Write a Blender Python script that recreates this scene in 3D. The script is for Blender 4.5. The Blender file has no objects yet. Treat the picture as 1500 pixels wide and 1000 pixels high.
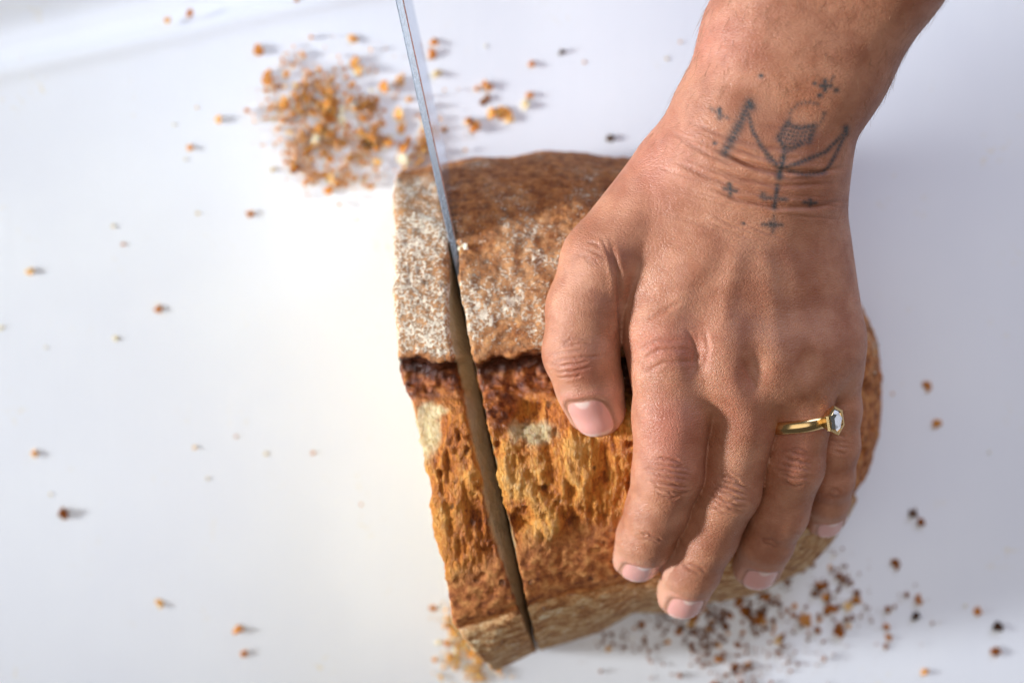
import bpy, math, random
import numpy as np
from mathutils import Vector, Matrix

random.seed(7)
rng = np.random.default_rng(7)
scene = bpy.context.scene
COL = scene.collection
MM = 0.001

# ------------------------------------------------------------------ camera
CAM_H = 600.0          # mm above the board
S0 = 4.2               # photograph pixels per mm at board level
cam_d = bpy.data.cameras.new("camera")
cam = bpy.data.objects.new("camera", cam_d)
COL.objects.link(cam)
cam.location = (0, 0, CAM_H * MM)
cam_d.sensor_width = 36.0
cam_d.lens = 36.0 * CAM_H / (1500.0 / S0)
cam_d.clip_start = 0.01
cam_d.clip_end = 50
cam_d.dof.use_dof = True
cam_d.dof.focus_distance = (CAM_H - 95) * MM
cam_d.dof.aperture_fstop = 4.6
scene.camera = cam

# ------------------------------------------------------------------ light
world = bpy.data.worlds.new("World")
scene.world = world
world.use_nodes = True
bg = world.node_tree.nodes["Background"]
bg.inputs[0].default_value = (1.0, 0.97, 0.97, 1)
bg.inputs[1].default_value = 0.08


def area(name, loc, target, size, power, col, spread=180):
    d = bpy.data.lights.new(name, 'AREA')
    d.shape = 'RECTANGLE'
    d.size, d.size_y = size
    d.energy = power
    d.color = col
    d.spread = math.radians(spread)
    o = bpy.data.objects.new(name, d)
    COL.objects.link(o)
    o.location = loc
    o.rotation_euler = (Vector(target) - Vector(loc)).to_track_quat('-Z', 'Z').to_euler()
    return o


# daylight from a window low on the cutting side
area("window_light", (-1.90, -0.05, 0.49), (-0.03, 0.035, 0.05), (0.36, 0.36), 1.0, (0.90, 0.95, 1.0), 12)
# broad soft daylight thrown back by the ceiling
area("ceiling_bounce", (-0.12, -0.10, 1.45), (-0.06, 0.0, 0.0), (1.6, 1.4), 8.7, (1.0, 0.965, 0.945))
# cool sky light low behind the cook
area("rear_window_light", (0.50, 0.70, 0.50), (0.17, 0.12, 0.0), (0.5, 0.3), 3.8, (0.60, 0.68, 1.0))

vs = scene.view_settings
vs.view_transform = 'Standard'
vs.look = 'None'
vs.exposure = 0.0
vs.gamma = 1.0
vs.use_curve_mapping = False


# ------------------------------------------------------------------ helpers
def P(px, py, z):
    """a point at height z (mm) that the photograph shows at (px, py)"""
    k = (CAM_H - z) / CAM_H / S0
    return np.array([(px - 750.0) * k, (500.0 - py) * k, z])


def to_px(v):
    k = CAM_H / (CAM_H - v[:, 2]) * S0
    return 750.0 + v[:, 0] * k, 500.0 - v[:, 1] * k


def sstep(a, b, x):
    t = np.clip((x - a) / (b - a), 0, 1)
    return t * t * (3 - 2 * t)


def _hash(ix, iy, iz, seed):
    h = (ix.astype(np.uint32) * np.uint32(374761393) + iy.astype(np.uint32) * np.uint32(668265263)
         + iz.astype(np.uint32) * np.uint32(2147483647) + np.uint32(seed * 974711 + 13))
    h = (h ^ (h >> np.uint32(13))) * np.uint32(1274126177)
    h = h ^ (h >> np.uint32(16))
    h = h * np.uint32(2246822519)
    h = h ^ (h >> np.uint32(15))
    return (h & np.uint32(0xFFFFFF)).astype(np.float64) / float(0xFFFFFF)


def vnoise(p, seed=0):
    i = np.floor(p).astype(np.int64)
    f = p - i
    f = f * f * f * (f * (f * 6 - 15) + 10)
    i = (i + 100000)
    out = 0
    for dx in (0, 1):
        wx = f[:, 0] if dx else 1 - f[:, 0]
        for dy in (0, 1):
            wy = f[:, 1] if dy else 1 - f[:, 1]
            for dz in (0, 1):
                wz = f[:, 2] if dz else 1 - f[:, 2]
                out = out + wx * wy * wz * _hash(i[:, 0] + dx, i[:, 1] + dy, i[:, 2] + dz, seed)
    return out * 2 - 1


def fbm(p, octs=4, seed=0, gain=0.5):
    a, s, o, n = 1.0, 1.0, 0.0, 0.0
    for k in range(octs):
        o = o + a * vnoise(p * s + 17.3 * k, seed + k)
        n += a
        a *= gain
        s *= 2.03
    return o / n


def rcone(p, a, b, r1, r2):
    ba = b - a
    l2 = float(ba @ ba)
    rr = r1 - r2
    a2 = l2 - rr * rr
    il2 = 1.0 / l2
    pa = p - a
    y = pa @ ba
    z = y - l2
    q = pa * l2 - y[:, None] * ba
    x2 = np.einsum('ij,ij->i', q, q)
    y2 = y * y * l2
    z2 = z * z * l2
    k = np.sign(rr) * rr * rr * x2
    d = (np.sqrt(x2 * a2 * il2) + y * rr) * il2 - r1
    c2 = np.sign(y) * a2 * y2 < k
    d = np.where(c2, np.sqrt(x2 + y2) * il2 - r1, d)
    c1 = np.sign(z) * a2 * z2 > k
    d = np.where(c1, np.sqrt(x2 + z2) * il2 - r2, d)
    return d


def smin(a, b, k):
    h = np.maximum(k - np.abs(a - b), 0) / k
    return np.minimum(a, b) - h * h * k * 0.25


def smax(a, b, k):
    return -smin(-a, -b, k)


def surface_nets(f, lo, hi, h):
    """mesh of f = 0 on a grid of step h; f takes (N,3)"""
    n = np.ceil((np.array(hi) - np.array(lo)) / h).astype(int) + 1
    lo = np.array(lo, float)
    D = np.full(n, 1e3, np.float32)
    B = 8
    nb = [int(math.ceil(m / B)) for m in n]
    bi = np.stack(np.meshgrid(*[np.arange(m) for m in nb], indexing='ij'), -1).reshape(-1, 3)
    c = lo + (bi * B + (B - 1) / 2) * h
    d = f(c)
    near = np.abs(d) < B * h * 1.45
    for k in np.nonzero(~near)[0]:
        if d[k] < 0:
            x, y, z = bi[k] * B
            D[x:x + B, y:y + B, z:z + B] = -1e3
    act = bi[near]
    off = np.stack(np.meshgrid(*[np.arange(B)] * 3, indexing='ij'), -1).reshape(-1, 3)
    for s in range(0, len(act), 400):
        g = (act[s:s + 400, None, :] * B + off[None]).reshape(-1, 3)
        g = g[(g < n).all(1)]
        D[g[:, 0], g[:, 1], g[:, 2]] = f(lo + g * h)
    ins = D < 0
    cs = ins[:-1, :-1, :-1].astype(np.uint8)
    tot = np.zeros_like(cs)
    for dx in (0, 1):
        for dy in (0, 1):
            for dz in (0, 1):
                tot += ins[dx:n[0] - 1 + dx, dy:n[1] - 1 + dy, dz:n[2] - 1 + dz]
    cells = np.argwhere((tot > 0) & (tot < 8))
    idx = np.full(tot.shape, -1, np.int64)
    idx[cells[:, 0], cells[:, 1], cells[:, 2]] = np.arange(len(cells))
    acc = np.zeros((len(cells), 3))
    cnt = np.zeros(len(cells))
    corner = [(a, b, c_) for a in (0, 1) for b in (0, 1) for c_ in (0, 1)]
    for u in corner:
        for ax in range(3):
            if u[ax]:
                continue
            w = list(u)
            w[ax] = 1
            A = D[cells[:, 0] + u[0], cells[:, 1] + u[1], cells[:, 2] + u[2]].astype(float)
            C = D[cells[:, 0] + w[0], cells[:, 1] + w[1], cells[:, 2] + w[2]].astype(float)
            m = (A < 0) != (C < 0)
            t = np.where(m, A / np.where(m, A - C, 1), 0)
            pt = np.array(u, float)[None].repeat(len(cells), 0)
            pt[:, ax] += t
            acc[m] += pt[m]
            cnt[m] += 1
    v = lo + (cells + acc / cnt[:, None]) * h
    quads = []
    for ax in range(3):
        sl0 = [slice(None)] * 3
        sl1 = [slice(None)] * 3
        sl0[ax] = slice(0, n[ax] - 1)
        sl1[ax] = slice(1, n[ax])
        a, b = ins[tuple(sl0)], ins[tuple(sl1)]
        e = np.argwhere(a != b)
        o1, o2 = (ax + 1) % 3, (ax + 2) % 3
        ok = (e[:, o1] > 0) & (e[:, o2] > 0) & (e[:, o1] < n[o1] - 1) & (e[:, o2] < n[o2] - 1)
        e = e[ok]
        flip = a[e[:, 0], e[:, 1], e[:, 2]]
        q = []
        for (d1, d2) in ((-1, -1), (0, -1), (0, 0), (-1, 0)):
            g = e.copy()
            g[:, o1] += d1
            g[:, o2] += d2
            q.append(idx[g[:, 0], g[:, 1], g[:, 2]])
        q = np.stack(q, 1)
        q[~flip] = q[~flip][:, ::-1]
        quads.append(q)
    return v, np.concatenate(quads)


def grad(f, v, e=0.15):
    g = np.zeros_like(v)
    for ax in range(3):
        d = np.zeros(3)
        d[ax] = e
        g[:, ax] = (f(v + d) - f(v - d)) / (2 * e)
    return g


def project(f, v, it=2):
    for _ in range(it):
        g = grad(f, v)
        g2 = np.maximum((g * g).sum(1), 0.05)
        step = -(f(v) / g2)[:, None] * g
        ln = np.linalg.norm(step, axis=1)
        step *= np.minimum(1, 1.0 / np.maximum(ln, 1e-6))[:, None]
        v = v + step
    return v


def subdivide(v, q):
    """one linear split of a quad mesh"""
    e = np.stack([q, np.roll(q, -1, 1)], -1).reshape(-1, 2)
    key = np.sort(e, 1)
    u, inv = np.unique(key[:, 0] * len(v) + key[:, 1], return_inverse=True)
    ev = (v[u // len(v)] + v[u % len(v)]) / 2
    fv = v[q].mean(1)
    nv = len(v)
    em = inv.reshape(-1, 4) + nv
    fc = np.arange(len(q)) + nv + len(u)
    out = np.stack([np.stack([q[:, k], em[:, k], fc, em[:, k - 1]], 1) for k in range(4)], 1).reshape(-1, 4)
    return np.concatenate([v, ev, fv]), out


def vnormals(v, q):
    fn = np.cross(v[q[:, 2]] - v[q[:, 0]], v[q[:, 3]] - v[q[:, 1]])
    n = np.zeros_like(v)
    for k in range(4):
        for ax in range(3):
            n[:, ax] += np.bincount(q[:, k], fn[:, ax], len(v))
    return n / np.maximum(np.linalg.norm(n, axis=1), 1e-9)[:, None]


def np_mesh(name, v, q, attrs=None, smooth=True):
    me = bpy.data.meshes.new(name)
    nq = q.shape[1]
    me.vertices.add(len(v))
    me.vertices.foreach_set("co", (v * MM).astype(np.float32).ravel())
    me.loops.add(q.size)
    me.loops.foreach_set("vertex_index", q.astype(np.int32).ravel())
    me.polygons.add(len(q))
    me.polygons.foreach_set("loop_start", np.arange(0, q.size, nq, dtype=np.int32))
    me.update(calc_edges=True)
    me.polygons.foreach_set("use_smooth", np.full(len(q), smooth))
    for k, a in (attrs or {}).items():
        at = me.attributes.new(k, 'FLOAT', 'POINT')
        at.data.foreach_set("value", np.asarray(a, np.float32))
    me.validate()
    return me


def link(name, me, mat, parent=None, label=None, cat=None, group=None, kind=None):
    o = bpy.data.objects.new(name, me)
    COL.objects.link(o)
    if mat is not None and me is not None and len(me.materials) == 0:
        me.materials.append(mat)
    if parent is not None:
        o.parent = parent
    if label:
        o["label"] = label
    if cat:
        o["category"] = cat
    if group:
        o["group"] = group
    if kind:
        o["kind"] = kind
    return o


def poly_mesh(name, verts, faces, smooth=False):
    me = bpy.data.meshes.new(name)
    me.from_pydata([tuple(float(c) * MM for c in p) for p in verts], [], faces)
    me.update()
    if smooth:
        for p in me.polygons:
            p.use_smooth = True
    return me


# ------------------------------------------------------------------ node helpers
class NT:
    def __init__(self, name):
        self.m = bpy.data.materials.new(name)
        self.m.use_nodes = True
        self.t = self.m.node_tree
        self.b = self.t.nodes["Principled BSDF"]
        self.out = self.t.nodes["Material Output"]
        tc = self.t.nodes.new("ShaderNodeTexCoord")
        mp = self.t.nodes.new("ShaderNodeMapping")
        mp.inputs[3].default_value = (1000, 1000, 1000)
        self.t.links.new(tc.outputs["Object"], mp.inputs[0])
        self.co = mp.outputs[0]          # millimetres

    def set(self, **kw):
        for k, v in kw.items():
            k = k.replace("_", " ")
            s = self.b.inputs[k]
            if hasattr(v, "is_output") or isinstance(v, bpy.types.NodeSocket):
                self.t.links.new(v, s)
            else:
                s.default_value = v

    def put(self, node, i, v):
        if v is None:
            return
        if isinstance(v, bpy.types.NodeSocket):
            self.t.links.new(v, node.inputs[i])
        else:
            node.inputs[i].default_value = v

    def math(self, op, a, b=None, c=None, clamp=False):
        n = self.t.nodes.new("ShaderNodeMath")
        n.operation = op
        n.use_clamp = clamp
        self.put(n, 0, a)
        self.put(n, 1, b)
        self.put(n, 2, c)
        return n.outputs[0]

    def attr(self, name):
        n = self.t.nodes.new("ShaderNodeAttribute")
        n.attribute_name = name
        return n.outputs["Fac"]

    def mapping(self, scale=(1, 1, 1), rot=(0, 0, 0), src=None):
        n = self.t.nodes.new("ShaderNodeMapping")
        self.t.links.new(src or self.co, n.inputs[0])
        n.inputs[2].default_value = rot
        n.inputs[3].default_value = scale
        return n.outputs[0]

    def noise(self, scale, detail=4, rough=0.55, dist=0.0, co=None, color=False):
        n = self.t.nodes.new("ShaderNodeTexNoise")
        n.inputs["Scale"].default_value = scale
        n.inputs["Detail"].default_value = detail
        n.inputs["Roughness"].default_value = rough
        n.inputs["Distortion"].default_value = dist
        self.t.links.new(co or self.co, n.inputs["Vector"])
        return n.outputs["Color" if color else "Fac"]

    def voro(self, scale, feature='F1', co=None, out="Distance", rand=1.0):
        n = self.t.nodes.new("ShaderNodeTexVoronoi")
        n.feature = feature
        n.inputs["Scale"].default_value = scale
        n.inputs["Randomness"].default_value = rand
        self.t.links.new(co or self.co, n.inputs["Vector"])
        return n.outputs[out]

    def ramp(self, fac, stops, interp='LINEAR'):
        n = self.t.nodes.new("ShaderNodeValToRGB")
        n.color_ramp.interpolation = interp
        el = n.color_ramp.elements
        while len(el) < len(stops):
            el.new(0.5)
        for e, (p, c) in zip(el, stops):
            e.position = p
            e.color = c if len(c) == 4 else (*c, 1)
        self.t.links.new(fac, n.inputs[0])
        return n.outputs[0]

    def rng(self, v, a, b, c=0.0, d=1.0, smooth=True):
        n = self.t.nodes.new("ShaderNodeMapRange")
        n.interpolation_type = 'SMOOTHSTEP' if smooth else 'LINEAR'
        self.put(n, 0, v)
        for i, k in enumerate((a, b, c, d)):
            n.inputs[i + 1].default_value = k
        return n.outputs[0]

    def mix(self, fac, a, b, mode='MIX'):
        n = self.t.nodes.new("ShaderNodeMix")
        n.data_type = 'RGBA'
        n.blend_type = mode
        n.clamp_factor = True
        self.put(n, 0, fac)
        for i, k in ((6, a), (7, b)):
            if isinstance(k, bpy.types.NodeSocket):
                self.t.links.new(k, n.inputs[i])
            else:
                n.inputs[i].default_value = k if len(k) == 4 else (*k, 1)
        return n.outputs[2]

    def bump(self, height, strength=0.5, dist=0.3, normal=None):
        n = self.t.nodes.new("ShaderNodeBump")
        n.inputs["Strength"].default_value = strength
        n.inputs["Distance"].default_value = dist * MM
        self.t.links.new(height, n.inputs["Height"])
        if normal is not None:
            self.t.links.new(normal, n.inputs["Normal"])
        return n.outputs[0]


def srgb(r, g, b):
    f = lambda c: (c / 255 / 12.92) if c / 255 <= 0.04045 else ((c / 255 + 0.055) / 1.055) ** 2.4
    return (f(r), f(g), f(b), 1.0)


# ------------------------------------------------------------------ materials
def mat_board():
    n = NT("white_plastic_board")
    a = n.noise(0.012, 3, 0.5)
    c = n.mix(n.rng(a, 0.35, 0.7), srgb(237, 239, 244), srgb(243, 245, 248))
    # faint oil and crumb stains
    s = n.noise(0.05, 5, 0.65)
    s2 = n.noise(0.35, 3, 0.6)
    st = n.math('MULTIPLY', n.rng(s, 0.56, 0.72), n.rng(s2, 0.5, 0.75))
    c = n.mix(n.math('MULTIPLY', st, 0.75), c, srgb(238, 222, 182))
    # knife scratches
    sc = n.noise(1.0, 2, 0.5, 0.2, n.mapping((0.9, 0.02, 1), (0, 0, 0.25)))
    sc2 = n.noise(1.0, 2, 0.5, 0.2, n.mapping((0.6, 0.015, 1), (0, 0, 1.1)))
    h = n.math('ADD', n.math('MULTIPLY', sc, 0.5), n.math('MULTIPLY', sc2, 0.5))
    h = n.math('ADD', h, n.math('MULTIPLY', n.noise(1.2, 4, 0.6), 0.6))
    n.set(Base_Color=c, Roughness=n.rng(sc, 0.3, 0.7, 0.36, 0.5), Specular_IOR_Level=0.45,
          Subsurface_Weight=0.12, Subsurface_Radius=(3, 3, 3), Subsurface_Scale=0.001,
          Normal=n.bump(h, 0.5, 0.16))
    return n.m


def mat_bread():
    n = NT("baked_crust")
    A, Bm, Cm, Dm, Em = (n.attr(k) for k in ("reg_top", "reg_scorch", "reg_torn", "reg_smooth", "reg_side"))
    fl, cr, relief = n.attr("flour"), n.attr("crumb"), n.attr("relief")
    big = n.noise(0.09, 4, 0.6)
    mid = n.noise(0.35, 5, 0.65)
    fine = n.noise(1.3, 4, 0.7)
    # top crust under flour
    cA = n.ramp(n.math('ADD', n.math('MULTIPLY', mid, 0.7), n.math('MULTIPLY', fine, 0.3)),
                [(0.33, srgb(92, 50, 26)), (0.45, srgb(146, 86, 44)), (0.55, srgb(186, 118, 62)), (0.68, srgb(222, 162, 98))])
    fgr = n.math('ADD', n.math('MULTIPLY', n.noise(1.05, 3, 0.65), 0.66), n.math('MULTIPLY', n.noise(0.22, 4, 0.7), 0.34))
    thr = n.math('SUBTRACT', 0.725, n.math('MULTIPLY', fl, 0.40))
    fmask = n.math('MULTIPLY', n.math('SUBTRACT', fgr, thr), 13.0, clamp=True)
    fmask = n.math('MULTIPLY', fmask, n.rng(n.noise(2.3, 3, 0.7), 0.3, 0.46, 0.35, 1.0))
    # scorched band below the lip
    cB = n.ramp(mid, [(0.32, srgb(66, 28, 12)), (0.46, srgb(122, 60, 26)), (0.58, srgb(176, 98, 44)), (0.7, srgb(214, 140, 70))])
    # torn, fibrous crust
    fib = n.noise(1.0, 5, 0.75, 0.9, n.mapping((1.35, 0.42, 0.8), (0, 0, -0.12)))
    web = n.rng(n.voro(1.0, 'DISTANCE_TO_EDGE', n.mapping((1.1, 0.4, 0.7), (0, 0, -0.12))), 0.0, 0.3)
    cC = n.ramp(n.math('ADD', n.math('ADD', n.math('MULTIPLY', fib, 0.5), n.math('MULTIPLY', big, 0.3)), n.math('MULTIPLY', relief, 0.2)),
                [(0.34, srgb(100, 42, 12)), (0.41, srgb(176, 92, 32)), (0.49, srgb(222, 132, 48)), (0.59, srgb(242, 172, 82)), (0.74, srgb(252, 218, 156))])
    cD = n.ramp(mid, [(0.32, srgb(116, 58, 28)), (0.48, srgb(186, 110, 56)), (0.66, srgb(222, 156, 90))])
    strk = n.noise(1.0, 4, 0.65, 0.3, n.mapping((0.2, 0.34, 0.4), (0, 0, -0.35)))
    cE = n.ramp(n.math('ADD', n.math('MULTIPLY', strk, 0.7), n.math('MULTIPLY', fine, 0.3)),
                [(0.36, srgb(136, 80, 42)), (0.46, srgb(186, 128, 76)), (0.55, srgb(218, 176, 124)), (0.66, srgb(246, 228, 196))])
    c = cA
    c = n.mix(Bm, c, cB)
    c = n.mix(n.attr('char'), c, n.mix(mid, srgb(30, 13, 8), srgb(80, 36, 18)))
    c = n.mix(Cm, c, cC)
    c = n.mix(Dm, c, cD)
    c = n.mix(Em, c, cE)
    film = n.math('MULTIPLY', n.rng(n.math('ADD', fl, n.math('MULTIPLY', n.math('SUBTRACT', n.noise(0.3, 4, 0.65), 0.5), 0.9)), 0.2, 0.75), 0.36)
    c = n.mix(film, c, srgb(232, 190, 140))
    c = n.mix(fmask, c, n.mix(fine, srgb(240, 216, 182), srgb(254, 246, 230)))
    crumb = n.ramp(n.math('ADD', n.math('MULTIPLY', n.noise(0.5, 4, 0.6), 0.7), n.math('MULTIPLY', n.voro(0.45), 0.25)),
                   [(0.25, srgb(188, 148, 92)), (0.5, srgb(222, 196, 148)), (0.75, srgb(242, 228, 194))])
    c = n.mix(cr, c, crumb)
    prs = n.attr("pressed")
    c = n.mix(n.math('MULTIPLY', prs, 0.9), c, n.mix(n.noise(0.3, 3, 0.6), srgb(176, 140, 100), srgb(214, 178, 132)))
    hole = n.math('MULTIPLY', n.rng(n.voro(0.17, 'F1', n.mapping((1.0, 0.75, 1.0))), 0.2, 0.11), n.math('MULTIPLY', n.math('ADD', Cm, Dm, clamp=True), n.rng(n.noise(0.07, 2, 0.5), 0.46, 0.56)))
    hole = n.math('MULTIPLY', hole, n.math('SUBTRACT', 1.0, cr))
    c = n.mix(n.math('MULTIPLY', hole, 0.8), c, srgb(70, 32, 14))
    rough = n.mix(n.math('MULTIPLY', Bm, n.math('SUBTRACT', 1.0, cr)), n.mix(Cm, (0.72,) * 3, (0.5,) * 3), (0.24,) * 3)
    rough = n.mix(fmask, rough, (0.95,) * 3)
    h = n.math('ADD', n.math('MULTIPLY', mid, 0.9), n.math('MULTIPLY', fine, 0.5))
    h = n.math('ADD', h, n.math('MULTIPLY', n.math('ADD', n.math('MULTIPLY', fib, 1.5), n.math('MULTIPLY', web, -0.5)), Cm))
    h = n.math('ADD', h, n.math('MULTIPLY', fmask, 0.35))
    h = n.math('SUBTRACT', h, n.math('MULTIPLY', hole, 1.2))
    n.set(Base_Color=c, Roughness=rough, Specular_IOR_Level=0.35, Normal=n.bump(h, 0.85, 1.3),
          Subsurface_Weight=n.math('MULTIPLY', cr, 0.35), Subsurface_Radius=(3, 2, 1), Subsurface_Scale=0.001)
    return n.m


def mat_skin():
    n = NT("skin")
    tat, nail, red, crease, tip, pale = (n.attr(k) for k in ("tattoo", "nail", "redness", "crease", "nail_tip", "pale"))
    blot = n.noise(0.11, 4, 0.6)
    fine = n.noise(0.9, 4, 0.65)
    c = n.mix(n.rng(blot, 0.3, 0.7), srgb(160, 98, 67), srgb(188, 129, 97))
    c = n.mix(n.math('MULTIPLY', n.rng(fine, 0.45, 0.8), 0.35), c, srgb(170, 104, 78))
    c = n.mix(n.math('MULTIPLY', red, 0.7), c, srgb(188, 100, 84))
    c = n.mix(n.math('MULTIPLY', pale, 0.6), c, srgb(226, 182, 154))
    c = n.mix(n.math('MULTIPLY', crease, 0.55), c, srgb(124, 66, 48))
    ink = n.math('MULTIPLY', tat, n.rng(n.noise(1.1, 3, 0.65), 0.25, 0.5, 0.5, 1.0))
    c = n.mix(n.math('MULTIPLY', ink, 0.95), c, srgb(40, 54, 58))
    cn = n.mix(tip, srgb(220, 160, 148), srgb(244, 226, 212))
    c = n.mix(nail, c, cn)
    # skin grain: crossing fine furrows, running across the wrist
    warp = n.noise(0.06, 2, 0.5, color=True)
    mm_ = n.t.nodes.new("ShaderNodeVectorMath")
    mm_.operation = 'MULTIPLY_ADD'
    n.t.links.new(warp, mm_.inputs[0])
    mm_.inputs[1].default_value = (7, 7, 7)
    n.t.links.new(n.co, mm_.inputs[2])
    co = mm_.outputs[0]
    v1 = n.voro(1.0, 'DISTANCE_TO_EDGE', n.mapping((0.75, 1.5, 1.0), (0, 0, 0.35), co))
    v2 = n.voro(1.0, 'DISTANCE_TO_EDGE', n.mapping((1.6, 2.4, 1.9), (0, 0, -0.5), co))
    l1 = n.noise(1.0, 3, 0.55, 0.4, n.mapping((0.35, 2.1, 1.1), (0, 0, 0.35), co))
    g = n.math('ADD', n.math('MULTIPLY', n.rng(v1, 0, 0.22), 0.4), n.math('MULTIPLY', n.rng(v2, 0, 0.25), 0.25))
    g = n.math('ADD', g, n.math('MULTIPLY', l1, 1.0))
    g = n.math('ADD', g, n.math('MULTIPLY', fine, 0.3))
    inv = n.math('SUBTRACT', 1.0, nail)
    g = n.math('MULTIPLY', g, inv)
    ridg = n.math('MULTIPLY', n.noise(1.0, 2, 0.5, 0, n.mapping((1.5, 0.1, 0.3))), nail)
    g = n.math('ADD', g, n.math('MULTIPLY', ridg, 0.15))
    rough = n.mix(nail, n.mix(n.rng(fine, 0.3, 0.7), (0.42,) * 3, (0.56,) * 3), (0.26,) * 3)
    n.set(Base_Color=c, Roughness=rough, Specular_IOR_Level=0.6,
          Subsurface_Weight=0.22, Subsurface_Radius=(1.6, 0.6, 0.3), Subsurface_Scale=0.001,
          Normal=n.bump(g, 0.48, 0.38))
    return n.m


def mat_metal(name, col, rough, brushed=False):
    n = NT(name)
    n.set(Base_Color=col, Metallic=1.0, Roughness=rough)
    if brushed:
        s = n.noise(1.0, 3, 0.6, 0, n.mapping((2.0, 0.03, 2.0), (0, 0, -0.2)))
        n.set(Roughness=n.rng(s, 0.3, 0.7, rough * 0.8, rough * 1.4), Normal=n.bump(s, 0.12, 0.05))
    return n.m


def mat_crumb(name, dark, mid, light):
    n = NT(name)
    oi = n.t.nodes.new("ShaderNodeObjectInfo")
    f = n.math('ADD', n.math('MULTIPLY', n.noise(0.5, 4, 0.65), 0.6), n.math('MULTIPLY', oi.outputs["Random"], 0.45))
    c = n.ramp(f, [(0.25, dark), (0.5, mid), (0.78, light)])
    n.set(Base_Color=c, Roughness=0.9, Specular_IOR_Level=0.1, Subsurface_Weight=0.5, Subsurface_Radius=(1.6, 1.1, 0.6), Subsurface_Scale=0.001, Normal=n.bump(n.noise(1.5, 3, 0.6), 0.7, 0.4))
    return n.m


M_BOARD, M_BREAD, M_SKIN = mat_board(), mat_bread(), mat_skin()
M_STEEL = mat_metal("brushed_steel", srgb(196, 208, 226), 0.2, True)
M_GOLD = mat_metal("gold", srgb(230, 194, 134), 0.22)
M_CRUMB = mat_crumb("toasted_crumb", srgb(170, 100, 42), srgb(222, 152, 78), srgb(242, 204, 142))
M_CRUMB_D = mat_crumb("dark_crumb", srgb(104, 56, 24), srgb(168, 102, 48), srgb(206, 144, 80))
M_CRUMB_P = mat_crumb("pale_crumb", srgb(206, 178, 128), srgb(232, 214, 176), srgb(246, 238, 218))
M_DUST = {"heap_dust": mat_crumb("golden_dust", srgb(150, 86, 34), srgb(204, 134, 62), srgb(232, 186, 118)),
          "front_dust": mat_crumb("brown_dust", srgb(110, 60, 24), srgb(172, 104, 48), srgb(212, 150, 84)),
          "slice_dust": mat_crumb("orange_dust", srgb(150, 84, 32), srgb(210, 134, 60), srgb(236, 184, 112))}
M_SEED = mat_crumb("charred_crumb", srgb(50, 34, 26), srgb(78, 54, 40), srgb(110, 80, 58))
_g = NT("clear_stone")
_g.set(Base_Color=srgb(214, 208, 176), Roughness=0.02, IOR=1.8, Transmission_Weight=1.0)
M_GEM = _g.m
_h = NT("black_handle")
_h.set(Base_Color=srgb(36, 34, 33), Roughness=0.4)
M_HANDLE = _h.m
_hr = NT("arm_hair")
_hr.set(Base_Color=srgb(150, 108, 76), Roughness=0.4)
M_HAIR = _hr.m

# ------------------------------------------------------------------ the board
# a flat white sheet with a shallow rounded channel near its rear edge
l0, l1 = P(0, 108, 0)[:2], P(600, -26, 0)[:2]
t = (l1 - l0) / np.linalg.norm(l1 - l0)
nx = 60
gx = np.linspace(-800, 800, nx)
gy = np.concatenate([np.linspace(-900, -60, 40), np.linspace(-50, -10, 12), np.linspace(-8, 50, 117), np.linspace(60, 700, 30)])
U, DN = np.meshgrid(gx, gy, indexing='ij')
X = l0[0] + 100 + U * t[0] - DN * t[1]
Y = l0[1] + U * t[1] + DN * t[0]
dn = (X - l0[0]) * -t[1] + (Y - l0[1]) * t[0]          # distance past the rim line
Z = 1.1 * np.exp(-(dn / 3.5) ** 2) - 6.0 * sstep(1, 10, dn) + 6.5 * sstep(14, 30, dn)
bv = np.stack([X, Y, Z], -1).reshape(-1, 3)
ii = np.arange(nx * len(gy)).reshape(nx, len(gy))
bq = np.stack([ii[:-1, :-1], ii[1:, :-1], ii[1:, 1:], ii[:-1, 1:]], -1).reshape(-1, 4)
link("board_surface", np_mesh("board_surface", bv, bq), M_BOARD, label="white plastic cutting board dusted with crumbs, shallow channel along its rear",
     cat="cutting board", kind="structure")

# ------------------------------------------------------------------ the loaf
LC = P(880, 590, 40)[:2]
rim = [(300, 300, 20), (450, 262, 20), (590, 244, 20), (740, 228, 22), (910, 229, 22), (1060, 258, 22), (1180, 330, 22), (1258, 430, 20),
       (1288, 510, 20), (1290, 640, 18), (1262, 730, 14), (1185, 826, 8), (1050, 872, 8), (920, 893, 8),
       (790, 940, 6), (725, 974, 6), (640, 1000, 6), (500, 1010, 6), (330, 900, 6), (250, 700, 6), (240, 450, 10)]
rp = np.array([P(*r)[:2] for r in rim]) - LC
rth = np.arctan2(rp[:, 1], rp[:, 0])
rr_ = np.hypot(rp[:, 0], rp[:, 1])
o_ = np.argsort(rth)
rth, rr_ = rth[o_], rr_[o_]
th_f = np.linspace(-math.pi, math.pi, 721)
R_f = np.interp(th_f, np.r_[rth[-1] - 2 * math.pi, rth, rth[0] + 2 * math.pi], np.r_[rr_[-1], rr_, rr_[0]])
ker = np.hanning(15)
ker /= ker.sum()
R_f = R_f * (1 + 0.012 * vnoise(np.stack([np.cos(th_f) * 3.5, np.sin(th_f) * 3.5, th_f * 0], 1), 71) + 0.008 * vnoise(np.stack([np.cos(th_f) * 9, np.sin(th_f) * 9, th_f * 0], 1), 72))
R_f = np.convolve(np.r_[R_f[-60:-1], R_f, R_f[1:60]], ker, 'same')[59:-59]
HT = 75.0
LIP = [(400, 516), (585, 522), (650, 530), (720, 522), (800, 518), (900, 520), (1100, 540), (1300, 560), (1500, 560)]
CREASE = [(500, 975), (690, 914), (790, 880), (930, 848), (1060, 815), (1180, 770), (1300, 690)]
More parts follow.
